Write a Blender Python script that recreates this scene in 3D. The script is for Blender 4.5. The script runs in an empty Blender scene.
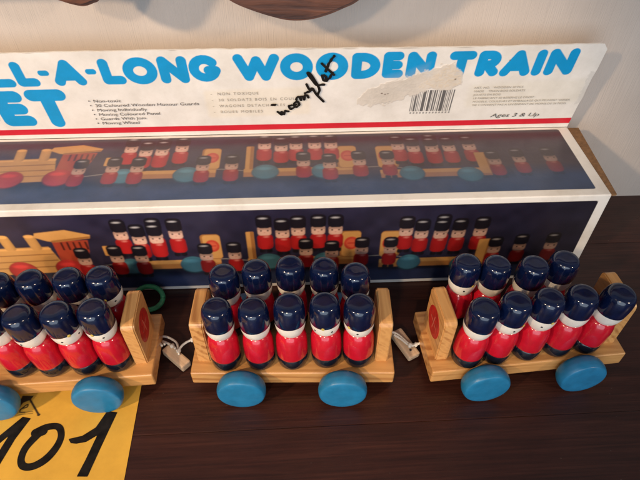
import bpy, bmesh, math, random
import numpy as np
from mathutils import Vector, Matrix, Euler
random.seed(4); rng = np.random.default_rng(7)
R = math.radians
S = bpy.context.scene
COL = S.collection
MM = 0.001

# ------------------------------------------------------------------ camera
cam = bpy.data.objects.new('camera', bpy.data.cameras.new('camera')); COL.objects.link(cam)
cam.data.sensor_width = 36; cam.data.lens = 530.19/640*36
cam.data.clip_start = .01; cam.data.clip_end = 50
cam.matrix_world = (Matrix.Translation((0, 0, .3225)) @ Matrix.Rotation(R(90-45.312), 4, 'X') @ Matrix.Rotation(R(.29), 4, 'Z'))
S.camera = cam
S.render.resolution_x, S.render.resolution_y = 1024, 768

# ------------------------------------------------------------------ light
world = bpy.data.worlds.new('World'); S.world = world; world.use_nodes = True
wb = world.node_tree.nodes['Background']
wb.inputs['Color'].default_value = (.70, .80, 1, 1); wb.inputs['Strength'].default_value = .17
S.view_settings.view_transform = 'Standard'; S.view_settings.look = 'None'
S.view_settings.exposure = 0.0; S.view_settings.gamma = 1

def lamp(name, kind, loc, target, power, color, size, spot=None, blend=.3):
    l = bpy.data.lights.new(name, kind); l.energy = power; l.color = color
    if kind == 'AREA': l.shape = 'DISK'; l.size = size
    else: l.shadow_soft_size = size
    if kind == 'SPOT': l.spot_size = R(spot); l.spot_blend = blend
    o = bpy.data.objects.new(name, l); COL.objects.link(o); o.location = loc
    o.rotation_euler = (Vector(target)-Vector(loc)).to_track_quat('-Z', 'Y').to_euler()
    return o
WARM = (1, .71, .44)
lamp('ceiling_spot', 'SPOT', (-.98, -.70, .93), (-.17, .29, .08), 74, WARM, .042, 23, .3)
lamp('ceiling_spot', 'SPOT', (-.30, -1.08, 1.02), (-.13, .29, .08), 34, WARM, .042, 25, .5)
lamp('ceiling_spot', 'SPOT', (1.10, -.62, .80), (-.03, .28, .08), 21, (1, .76, .54), .042, 34, .6)
lamp('window', 'AREA', (-.15, -1.5, .55), (.0, .3, .10), 24, (.74, .87, 1), 1.9)

# ------------------------------------------------------------------ materials
def newmat(name):
    m = bpy.data.materials.new(name); m.use_nodes = True
    return m, m.node_tree, m.node_tree.nodes['Principled BSDF']
def N(t, kind, **kw):
    n = t.nodes.new(kind)
    for k, v in kw.items():
        if k in n.inputs: n.inputs[k].default_value = v
        else: setattr(n, k, v)
    return n
def setp(b, **kw):
    for k, v in kw.items(): b.inputs[k.replace('_', ' ')].default_value = v
def ramp(t, stops):
    r = t.nodes.new('ShaderNodeValToRGB'); e = r.color_ramp.elements
    while len(e) < len(stops): e.new(.5)
    for q, (p, c) in zip(e, stops): q.position = p; q.color = (*c, 1)
    return r
def coords(t, scale=(1, 1, 1), rot=(0, 0, 0), out='Object'):
    tc = t.nodes.new('ShaderNodeTexCoord'); mp = t.nodes.new('ShaderNodeMapping')
    mp.inputs['Scale'].default_value = scale; mp.inputs['Rotation'].default_value = rot
    t.links.new(tc.outputs[out], mp.inputs['Vector']); return mp.outputs['Vector']
def bump(t, b, height, strength, dist):
    n = N(t, 'ShaderNodeBump', Strength=strength, Distance=dist)
    t.links.new(height, n.inputs['Height']); t.links.new(n.outputs['Normal'], b.inputs['Normal'])

def paint(name, col, rough, var=.12, coat=0, bumpy=.15, scale=260, chip=None):
    m, t, b = newmat(name)
    v = coords(t)
    oi = t.nodes.new('ShaderNodeObjectInfo'); cx = t.nodes.new('ShaderNodeCombineXYZ'); ad = N(t, 'ShaderNodeVectorMath', operation='ADD')
    for k in range(3): t.links.new(oi.outputs['Random'], cx.inputs[k])
    t.links.new(v, ad.inputs[0]); t.links.new(cx.outputs[0], ad.inputs[1]); v = ad.outputs[0]
    n = N(t, 'ShaderNodeTexNoise', Scale=scale, Detail=4); t.links.new(v, n.inputs['Vector'])
    r = ramp(t, [(.3, tuple(c*(1-var) for c in col)), (.7, tuple(min(1, c*(1+var)) for c in col))])
    t.links.new(n.outputs['Fac'], r.inputs['Fac']); out = r.outputs['Color']
    if chip:
        c1 = N(t, 'ShaderNodeTexNoise', Scale=190, Detail=5, Roughness=.6); t.links.new(v, c1.inputs['Vector'])
        k = ramp(t, [(chip[0], (0, 0, 0)), (chip[0]+.02, (1, 1, 1))]); t.links.new(c1.outputs['Fac'], k.inputs['Fac'])
        mx = N(t, 'ShaderNodeMix', data_type='RGBA'); t.links.new(k.outputs['Color'], mx.inputs[0])
        t.links.new(out, mx.inputs[6]); mx.inputs[7].default_value = (*chip[1], 1); out = mx.outputs[2]
    t.links.new(out, b.inputs['Base Color'])
    w = N(t, 'ShaderNodeTexNoise', Scale=120, Detail=6, Roughness=.7); t.links.new(v, w.inputs['Vector'])
    q = ramp(t, [(.35, (rough*.8,)*3), (.75, (min(1, rough*1.8),)*3)]); t.links.new(w.outputs['Fac'], q.inputs['Fac'])
    t.links.new(q.outputs['Color'], b.inputs['Roughness'])
    setp(b, Coat_Weight=coat, Coat_Roughness=.055)
    if bumpy: bump(t, b, n.outputs['Fac'], bumpy, .0004)
    return m
def pine(name, a, c, axis, end=None):
    """varnished softwood; axis = grain direction"""
    m, t, b = newmat(name)
    sc = [170, 170, 170]; sc[axis] = 14
    v = coords(t, tuple(sc))
    oi = t.nodes.new('ShaderNodeObjectInfo')
    ad = N(t, 'ShaderNodeVectorMath', operation='ADD'); cm = N(t, 'ShaderNodeVectorMath', operation='SCALE')
    cx = t.nodes.new('ShaderNodeCombineXYZ')
    for k in range(3): t.links.new(oi.outputs['Random'], cx.inputs[k])
    t.links.new(cx.outputs[0], cm.inputs[0]); cm.inputs['Scale'].default_value = 40
    t.links.new(v, ad.inputs[0]); t.links.new(cm.outputs[0], ad.inputs[1])
    n = N(t, 'ShaderNodeTexNoise', Scale=1.0, Detail=5, Roughness=.6, Distortion=.6); t.links.new(ad.outputs[0], n.inputs['Vector'])
    n2 = N(t, 'ShaderNodeTexNoise', Scale=.16, Detail=2); t.links.new(ad.outputs[0], n2.inputs['Vector'])
    mx = N(t, 'ShaderNodeMath', operation='MULTIPLY_ADD'); mx.inputs[1].default_value = .55
    t.links.new(n.outputs['Fac'], mx.inputs[0])
    m2 = N(t, 'ShaderNodeMath', operation='MULTIPLY'); m2.inputs[1].default_value = .5
    t.links.new(n2.outputs['Fac'], m2.inputs[0]); t.links.new(m2.outputs[0], mx.inputs[2])
    wv = N(t, 'ShaderNodeTexWave', wave_type='BANDS', bands_direction='DIAGONAL', Scale=.55, Distortion=5.0, Detail=3); wv.inputs['Detail Scale'].default_value = .6
    t.links.new(ad.outputs[0], wv.inputs['Vector'])
    m3 = N(t, 'ShaderNodeMath', operation='MULTIPLY_ADD'); m3.inputs[1].default_value = .17
    t.links.new(wv.outputs['Fac'], m3.inputs[0]); t.links.new(mx.outputs[0], m3.inputs[2]); mx = m3
    r = ramp(t, [(.42, c), (.60, a), (.80, tuple(x*.62+y*.38 for x, y in zip(a, c)))])
    t.links.new(mx.outputs[0], r.inputs['Fac']); t.links.new(r.outputs['Color'], b.inputs['Base Color'])
    setp(b, Roughness=.42, Coat_Weight=.25, Coat_Roughness=.25)
    bump(t, b, n.outputs['Fac'], .25, .0003)
    return m
M = {}
M['wood_plank'] = pine('varnished_pine_plank', (.60, .31, .105), (.34, .135, .035), 0)
M['wood_board'] = pine('varnished_pine_board', (.62, .325, .11), (.35, .14, .036), 1)
M['wood_toggle'] = pine('pale_raw_wood', (.64, .46, .30), (.44, .28, .16), 0)
M['red'] = paint('red_gloss_paint', (.50, .007, .022), .16, .10, .4, .10, 200, (.735, (.30, .08, .05)))
M['navy'] = paint('navy_gloss_paint', (.0024, .0066, .034), .12, .3, .45, 0, 200, (.74, (.16, .14, .10)))
M['black'] = paint('black_gloss_paint', (.006, .007, .014), .15, .2, .5)
M['white'] = paint('ivory_gloss_paint', (.76, .72, .65), .28, .06, .3, .1, 200, (.72, (.45, .36, .22)))
M['eye'] = paint('black_dot_paint', (.01, .01, .012), .3, .1, 0, 0)
M['badge'] = paint('yellow_dot_paint', (.55, .42, .09), .35, .25, 0, .3)
M['blue'] = paint('satin_blue_paint', (.012, .165, .335), .36, .12, .05, .15, 160, (.745, (.20, .30, .34)))
M['emblem'] = paint('red_print', (.42, .018, .012), .4, .25, .2)
M['emblem_mark'] = paint('pink_print', (.52, .12, .08), .45, .2)
M['cord'] = paint('white_cotton', (.62, .58, .50), .85, .15, 0, .6, 900)
M['axle'] = paint('steel', (.3, .3, .3), .4)
M['green'] = paint('green_plastic', (.04, .27, .11), .3, .2)
M['kraft'] = paint('kraft_card', (.20, .105, .045), .85, .25, 0, .5, 400)
M['ink'] = paint('black_marker_ink', (.012, .010, .009), .5, .5, 0, .1, 200)
M['ink'].node_tree.nodes['Principled BSDF'].inputs['Specular IOR Level'].default_value = .12
M['text'] = paint('grey_print', (.10, .10, .10), .6, .1, 0, 0)
M['text_pale'] = paint('faded_print', (.36, .33, .28), .6, .1, 0, 0)

def card():
    m, t, b = newmat('white_card')
    v = coords(t)
    n = N(t, 'ShaderNodeTexNoise', Scale=30, Detail=6, Roughness=.65); t.links.new(v, n.inputs['Vector'])
    r = ramp(t, [(.25, (.62, .57, .50)), (.5, (.78, .75, .70)), (.8, (.80, .77, .73))])
    t.links.new(n.outputs['Fac'], r.inputs['Fac']); t.links.new(r.outputs['Color'], b.inputs['Base Color'])
    setp(b, Roughness=.45)
    bump(t, b, n.outputs['Fac'], .2, .001)
    return m
M['card'] = card()
def printed(name, rough, spec=.5, coat=0):
    m, t, b = newmat(name)
    a = t.nodes.new('ShaderNodeVertexColor'); a.layer_name = 'print'
    v = coords(t)
    n = N(t, 'ShaderNodeTexNoise', Scale=45, Detail=8, Roughness=.7); t.links.new(v, n.inputs['Vector'])
    r = ramp(t, [(.3, (.86, .85, .83)), (.62, (1, 1, 1))])
    t.links.new(n.outputs['Fac'], r.inputs['Fac'])
    mx = N(t, 'ShaderNodeMix', data_type='RGBA', blend_type='MULTIPLY'); mx.inputs[0].default_value = 1
    t.links.new(a.outputs['Color'], mx.inputs[6]); t.links.new(r.outputs['Color'], mx.inputs[7])
    t.links.new(mx.outputs[2], b.inputs['Base Color'])
    setp(b, Roughness=rough, Specular_IOR_Level=spec, Coat_Weight=coat, Coat_Roughness=.2)
    bump(t, b, n.outputs['Fac'], .12, .0015)
    return m
M['print'] = printed('glossy_colour_print', .32, .45, .15)
M['flap_print'] = printed('white_card_print', .5)
M['paper'] = printed('orange_paper', .75, .3)

def table_mat():
    m, t, b = newmat('dark_stained_wood')
    v = coords(t, (6, 60, 60))
    n = N(t, 'ShaderNodeTexNoise', Scale=1.6, Detail=8, Roughness=.65, Distortion=.8); t.links.new(v, n.inputs['Vector'])
    v2 = coords(t, (9, 420, 420))
    n2 = N(t, 'ShaderNodeTexNoise', Scale=1.5, Detail=4, Roughness=.6); t.links.new(v2, n2.inputs['Vector'])
    mx = N(t, 'ShaderNodeMath', operation='MULTIPLY'); t.links.new(n.outputs['Fac'], mx.inputs[0]); t.links.new(n2.outputs['Fac'], mx.inputs[1])
    r = ramp(t, [(.08, (.015, .0044, .003)), (.26, (.037, .0108, .007)), (.46, (.064, .0205, .013))])
    t.links.new(mx.outputs[0], r.inputs['Fac']); t.links.new(r.outputs['Color'], b.inputs['Base Color'])
    r2 = ramp(t, [(.3, (.30, .30, .30)), (.7, (.5, .5, .5))]); t.links.new(n.outputs['Fac'], r2.inputs['Fac'])
    t.links.new(r2.outputs['Color'], b.inputs['Roughness'])
    setp(b, Specular_IOR_Level=.4)
    v4 = coords(t, (1, 1, 1)); d1 = N(t, 'ShaderNodeTexVoronoi', Scale=170); t.links.new(v4, d1.inputs['Vector'])
    d2 = N(t, 'ShaderNodeTexNoise', Scale=9, Detail=6, Roughness=.7); t.links.new(v4, d2.inputs['Vector'])
    k1 = ramp(t, [(.045, (1, 1, 1)), (.075, (0, 0, 0))]); t.links.new(d1.outputs['Distance'], k1.inputs['Fac'])
    k2 = ramp(t, [(.52, (0, 0, 0)), (.66, (.8, .8, .8))]); t.links.new(d2.outputs['Fac'], k2.inputs['Fac'])
    kk = N(t, 'ShaderNodeMath', operation='MULTIPLY'); t.links.new(k1.outputs['Color'], kk.inputs[0]); t.links.new(k2.outputs['Color'], kk.inputs[1])
    md = N(t, 'ShaderNodeMix', data_type='RGBA'); t.links.new(kk.outputs[0], md.inputs[0]); t.links.new(r.outputs['Color'], md.inputs[6]); md.inputs[7].default_value = (.13, .10, .085, 1)
    t.links.new(md.outputs[2], b.inputs['Base Color'])
    r3 = ramp(t, [(.35, (.26, .26, .26)), (.65, (.52, .52, .52))]); t.links.new(d2.outputs['Fac'], r3.inputs['Fac']); t.links.new(r3.outputs['Color'], b.inputs['Roughness'])
    bump(t, b, n2.outputs['Fac'], .12, .0005)
    return m
M['table'] = table_mat()
def wall_mat():
    m, t, b = newmat('brushed_cream_wall')
    v = coords(t, (1400, 1, 12))
    n = N(t, 'ShaderNodeTexNoise', Scale=1, Detail=2); t.links.new(v, n.inputs['Vector'])
    v2 = coords(t, (110, 1, 9))
    n2 = N(t, 'ShaderNodeTexNoise', Scale=1, Detail=6, Roughness=.7); t.links.new(v2, n2.inputs['Vector'])
    r2 = ramp(t, [(.42, (0, 0, 0)), (.5, (1, 1, 1)), (.58, (0, 0, 0))]); t.links.new(n2.outputs['Fac'], r2.inputs['Fac'])
    v3 = coords(t, (14, 14, 14))
    n3 = N(t, 'ShaderNodeTexNoise', Scale=1, Detail=4); t.links.new(v3, n3.inputs['Vector'])
    r = ramp(t, [(.3, (.49, .425, .375)), (.7, (.555, .49, .44))]); t.links.new(n3.outputs['Fac'], r.inputs['Fac'])
    t.links.new(r.outputs['Color'], b.inputs['Base Color'])
    ad = N(t, 'ShaderNodeMath', operation='MULTIPLY_ADD'); ad.inputs[1].default_value = .45
    t.links.new(n2.outputs['Fac'], ad.inputs[0]); 
    sc = N(t, 'ShaderNodeMath', operation='MULTIPLY'); sc.inputs[1].default_value = .35; t.links.new(n.outputs['Fac'], sc.inputs[0])
    t.links.new(sc.outputs[0], ad.inputs[2])
    setp(b, Roughness=.6)
    bump(t, b, ad.outputs[0], .42, .0034)
    return m
M['wall'] = wall_mat()
def rail_mat():
    m, t, b = newmat('brown_carved_wood')
    v = coords(t, (12, 60, 120))
    n = N(t, 'ShaderNodeTexNoise', Scale=1.4, Detail=7, Roughness=.65, Distortion=.5); t.links.new(v, n.inputs['Vector'])
    r = ramp(t, [(.3, (.035, .012, .006)), (.52, (.115, .042, .020)), (.72, (.19, .075, .036))])
    t.links.new(n.outputs['Fac'], r.inputs['Fac']); t.links.new(r.outputs['Color'], b.inputs['Base Color'])
    setp(b, Roughness=.4); bump(t, b, n.outputs['Fac'], .3, .0008)
    return m
M['rail'] = rail_mat()

# ------------------------------------------------------------------ helpers
def link(name, me, mat, parent=None, smooth=False, loc=None):
    o = bpy.data.objects.new(name, me); COL.objects.link(o)
    for mm in (mat if isinstance(mat, (list, tuple)) else [mat]): me.materials.append(mm)
    if smooth:
        for p in me.polygons: p.use_smooth = True
    if parent: o.parent = parent
    if loc: o.location = loc
    return o
def from_bm(name, bm, mat, parent=None, smooth=False, loc=None):
    me = bpy.data.meshes.new(name); bm.normal_update(); bm.to_mesh(me); bm.free()
    return link(name, me, mat, parent, smooth, loc)
def tag(o, label, cat=None, group=None, kind=None):
    o['label'] = label
    if cat: o['category'] = cat
    if group: o['group'] = group
    if kind: o['kind'] = kind
    return o
def empty(name, loc, rz=0):
    o = bpy.data.objects.new(name, None); COL.objects.link(o); o.empty_display_size = .01
    o.location = loc; o.rotation_euler = (0, 0, rz); return o
def box_bm(bm, x0, x1, y0, y1, z0, z1, bev=0, seg=2):
    vs = [bm.verts.new((x, y, z)) for x in (x0, x1) for y in (y0, y1) for z in (z0, z1)]
    fs = [(0, 1, 3, 2), (4, 6, 7, 5), (0, 4, 5, 1), (2, 3, 7, 6), (0, 2, 6, 4), (1, 5, 7, 3)]
    fs = [bm.faces.new([vs[i] for i in f]) for f in fs]
    if bev:
        es = list({e for f in fs for e in f.edges})
        bmesh.ops.bevel(bm, geom=es, offset=bev, segments=seg, affect='EDGES', profile=.6)
    return bm
def prism_bm(bm, pts, axis, a0, a1):
    """closed outline pts extruded along axis from a0 to a1"""
    def P(p, a):
        q = list(p); q.insert(axis, a); return q
    A = [bm.verts.new(P(p, a0)) for p in pts]; B = [bm.verts.new(P(p, a1)) for p in pts]
    bm.faces.new(A); bm.faces.new(B[::-1]); n = len(pts)
    for i in range(n): bm.faces.new((A[i], B[i], B[(i+1) % n], A[(i+1) % n]))
    bmesh.ops.recalc_face_normals(bm, faces=bm.faces); return bm
def catmull(pts, n=6):
    out = []
    P = [np.array(p, float) for p in pts]; P = [2*P[0]-P[1]]+P+[2*P[-1]-P[-2]]
    for i in range(1, len(P)-2):
        for k in range(n):
            t = k/n
            out.append(.5*(2*P[i]+(P[i+1]-P[i-1])*t+(2*P[i-1]-5*P[i]+4*P[i+1]-P[i+2])*t*t+(3*P[i]-P[i-1]-3*P[i+1]+P[i+2])*t**3))
    out.append(P[-2]); return out
def lathe_me(name, prof, seg=40, ecc=0):
    bm = bmesh.new(); rings = []
    for r, z in prof:
        if r < 1e-6: rings.append([bm.verts.new((0, 0, z*MM))])
        else: rings.append([bm.verts.new((r*MM*math.cos(2*math.pi*k/seg), r*MM*math.sin(2*math.pi*k/seg), z*MM)) for k in range(seg)])
    for a, b in zip(rings, rings[1:]):
        for k in range(seg):
            k2 = (k+1) % seg
            if len(a) == 1: bm.faces.new((a[0], b[k2], b[k]))
            elif len(b) == 1: bm.faces.new((a[k], a[k2], b[0]))
            else: bm.faces.new((a[k], a[k2], b[k2], b[k]))
    bmesh.ops.recalc_face_normals(bm, faces=bm.faces)
    me = bpy.data.meshes.new(name); bm.to_mesh(me); bm.free()
    for p in me.polygons: p.use_smooth = True
    return me
def smooth_prof(pts, n=5):
    return [(max(0, p[0]), p[1]) for p in catmull(pts, n)]
def tube_me(name, pts, r, seg=8):
    bm = bmesh.new(); rings = []; P = [Vector(p) for p in pts]
    for i, p in enumerate(P):
        d = (P[min(i+1, len(P)-1)]-P[max(i-1, 0)]).normalized()
        u = d.cross(Vector((.13, .2, 1))).normalized(); w = d.cross(u)
        rings.append([bm.verts.new(p+(u*math.cos(2*math.pi*k/seg)+w*math.sin(2*math.pi*k/seg))*r) for k in range(seg)])
    for a, b in zip(rings, rings[1:]):
        for k in range(seg): bm.faces.new((a[k], a[(k+1) % seg], b[(k+1) % seg], b[k]))
    bm.faces.new(rings[0][::-1]); bm.faces.new(rings[-1])
    bmesh.ops.recalc_face_normals(bm, faces=bm.faces)
    me = bpy.data.meshes.new(name); bm.to_mesh(me); bm.free()
    for p in me.polygons: p.use_smooth = True
    return me

# ------------------------------------------------------------------ flat prints: a fine sheet whose vertices carry the printed ink
class Sheet:
    def __init__(s, u, v):
        s.u, s.v = u.astype(np.float64), v.astype(np.float64); s.c = np.zeros(u.shape+(3,))
    def fill(s, col): s.c[:] = col
    def put(s, d, col, aa=.3, a=1.0):
        k = np.clip(.5-d/aa, 0, 1)*a
        s.c += (np.asarray(col)-s.c)*k[..., None]
    def seg(s, p, q):
        px, py = s.u-p[0], s.v-p[1]; dx, dy = q[0]-p[0], q[1]-p[1]; L = dx*dx+dy*dy+1e-12
        t = np.clip((px*dx+py*dy)/L, 0, 1); return np.hypot(px-t*dx, py-t*dy)
    def poly_line(s, pts):
        d = None
        for p, q in zip(pts, pts[1:]):
            e = s.seg(p, q); d = e if d is None else np.minimum(d, e)
        return d
    def rrect(s, cx, cy, w, h, r, rot=0):
        x, y = s.u-cx, s.v-cy
        if rot: c, n = math.cos(rot), math.sin(rot); x, y = c*x+n*y, -n*x+c*y
        qx, qy = np.abs(x)-w/2+r, np.abs(y)-h/2+r
        return np.hypot(np.maximum(qx, 0), np.maximum(qy, 0))+np.minimum(np.maximum(qx, qy), 0)-r
    def ell(s, cx, cy, a, b):
        k = np.hypot((s.u-cx)/a, (s.v-cy)/b); return (k-1)*min(a, b)
    def poly(s, pts):
        d = None; n = len(pts); ins = np.zeros(s.u.shape, bool)
        for i in range(n):
            p, q = pts[i], pts[(i+1) % n]
            e = s.seg(p, q); d = e if d is None else np.minimum(d, e)
            if p[1] != q[1]:
                c = ((p[1] > s.v) != (q[1] > s.v)) & (s.u < (q[0]-p[0])*(s.v-p[1])/(q[1]-p[1])+p[0]); ins ^= c
        return np.where(ins, -d, d)
def noise2(shape, cells, seed):
    g = np.random.default_rng(seed).random((cells[0]+2, cells[1]+2))
    y = np.linspace(0, cells[0], shape[0]); x = np.linspace(0, cells[1], shape[1])
    yi, xi = y.astype(int), x.astype(int); fy, fx = (y-yi)[:, None], (x-xi)[None]
    fy, fx = fy*fy*(3-2*fy), fx*fx*(3-2*fx)
    G = lambda a, b: g[np.ix_(yi+a, xi+b)]
    return (G(0, 0)*(1-fy)+G(1, 0)*fy)*(1-fx)+(G(0, 1)*(1-fy)+G(1, 1)*fy)*fx
def sheet_obj(name, P, C, mat, parent):
    """P (h,w,3) positions in metres, C (h,w,3) printed colour"""
    h, w = P.shape[:2]
    me = bpy.data.meshes.new(name)
    idx = np.arange(h*w).reshape(h, w)
    q = np.stack([idx[:-1, :-1], idx[:-1, 1:], idx[1:, 1:], idx[1:, :-1]], -1).reshape(-1, 4)
    me.vertices.add(h*w); me.vertices.foreach_set('co', P.reshape(-1).astype(np.float32))
    me.loops.add(q.size); me.loops.foreach_set('vertex_index', q.reshape(-1).astype(np.int32))
    me.polygons.add(len(q)); me.polygons.foreach_set('loop_start', (np.arange(len(q))*4).astype(np.int32))
    me.update(calc_edges=True)
    at = me.color_attributes.new('print', 'FLOAT_COLOR', 'POINT')
    rgba = np.ones((h*w, 4), np.float32); rgba[:, :3] = np.clip(C.reshape(-1, 3), 0, 1)
    at.data.foreach_set('color', rgba.reshape(-1))
    me.validate()
    return link(name, me, mat, parent, True)
def text_obj(s, size, mat, parent, loc, sx=1.0, rot=(0, 0, 0), shear=0, gap=1.0):
    cu = bpy.data.curves.new('printed_text', 'FONT'); cu.body = s; cu.size = size; cu.shear = shear; cu.space_character = gap; cu.space_word = gap; cu.resolution_u = 3
    o = bpy.data.objects.new('printed_text', cu); COL.objects.link(o)
    bpy.context.view_layer.update()
    me = bpy.data.meshes.new_from_object(o.evaluated_get(bpy.context.evaluated_depsgraph_get()))
    bpy.data.objects.remove(o); me.name = 'printed_text'
    me.transform(Matrix.Diagonal((sx, 1, 1, 1))); me.materials.clear()
    t = link('printed_text', me, mat, parent); t.location = loc; t.rotation_euler = rot
    return t

# ------------------------------------------------------------------ setting: table and wall
BA = 2.768; A3 = R(BA)
tb = bmesh.new()
y = -.5915
for k in range(8):                     # boards with a worn joint between them
    box_bm(tb, -.9, .9, y+.00004, y+.14996, -.03, 0, .0005, 2); y += .15
o = from_bm('table_top', tb, M['table'], None, False, (0, .1485-.0045, 0)); o.rotation_euler = (0, 0, R(3.3))
tag(o, 'dark reddish brown wooden table top with a joint between its boards', kind='structure')
wl = bmesh.new(); box_bm(wl, -1.2, 1.2, 0, .05, -.6, .9)
o = from_bm('wall', wl, M['wall'], None, False, (.2798, .3790, 0)); o.rotation_euler = (0, 0, A3)
tag(o, 'cream wall with fine upright brush lines behind the box', kind='structure')

# carved wooden rail hanging in front of the wall
low = [(-.70, .21), (-.45, .2), (-.19, .203), (-.168, .1965), (-.159, .1925), (-.152, .1905), (-.147, .1900), (-.141, .1918), (-.135, .1955), (-.118, .206), (-.09, .2065),
       (-.065, .1985), (-.054, .1925), (-.042, .1875), (-.030, .1838), (-.020, .1818), (-.008, .1822), (.004, .1853), (.014, .1895), (.022, .1935), (.034, .200), (.06, .207), (.2, .209), (.6, .209)]
low = [(x*.925, .3225-(.3225-(z+max(0, z-.197)*1.2))*.925) for x, z in low]
low = [tuple(p) for p in catmull(low, 5)]
rb = bmesh.new(); prism_bm(rb, low+[(.52, .262), (-.61, .262)], 1, 0, .016)
es = [e for e in rb.edges if abs(e.verts[0].co.y-e.verts[1].co.y) < 1e-6 and abs(e.verts[0].co.x-e.verts[1].co.x) < .05]
bmesh.ops.bevel(rb, geom=es, offset=.0022, segments=2, affect='EDGES')
o = from_bm('carved_rail', rb, M['rail'], None, False, (0, .3071, 0))
tag(o, 'brown wooden rail with a scalloped lower edge hanging before the wall', 'carved rail')

# ------------------------------------------------------------------ the toy box
BX, BY = .2005, .2786; BH, BD, LEN = 86.4, 83.3, 488
FT, FH = R(-9.259), 76.1
tbx = empty('toy_box', (BX, BY, 0), A3)
tag(tbx, 'long white toy box printed with red guards and blue lettering, its header flap raised', 'toy box')
bm = bmesh.new(); box_bm(bm, -LEN*MM, 0, 0, BD*MM, .0004, BH*MM, .0011, 3)
from_bm('carton', bm, M['card'], tbx)
bm = bmesh.new()                       # end flap, raw kraft card showing
e0, e1 = BD-.4, .8
for P in ([(.2, e1, BH-.8), (.2, e0, BH-.8), (8.6, e0-1, BH-.2), (3.6, e1, BH-.2)],):
    top = [bm.verts.new((p[0]*MM, p[1]*MM, p[2]*MM)) for p in P]; bot = [bm.verts.new((p[0]*MM, p[1]*MM, p[2]*MM-.0012)) for p in P]
    bm.faces.new(top); bm.faces.new(bot[::-1])
    for i in range(4): bm.faces.new((top[i], bot[i], bot[(i+1) % 4], top[(i+1) % 4]))
bmesh.ops.recalc_face_normals(bm, faces=bm.faces)
from_bm('end_flap', bm, M['kraft'], tbx)

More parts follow.
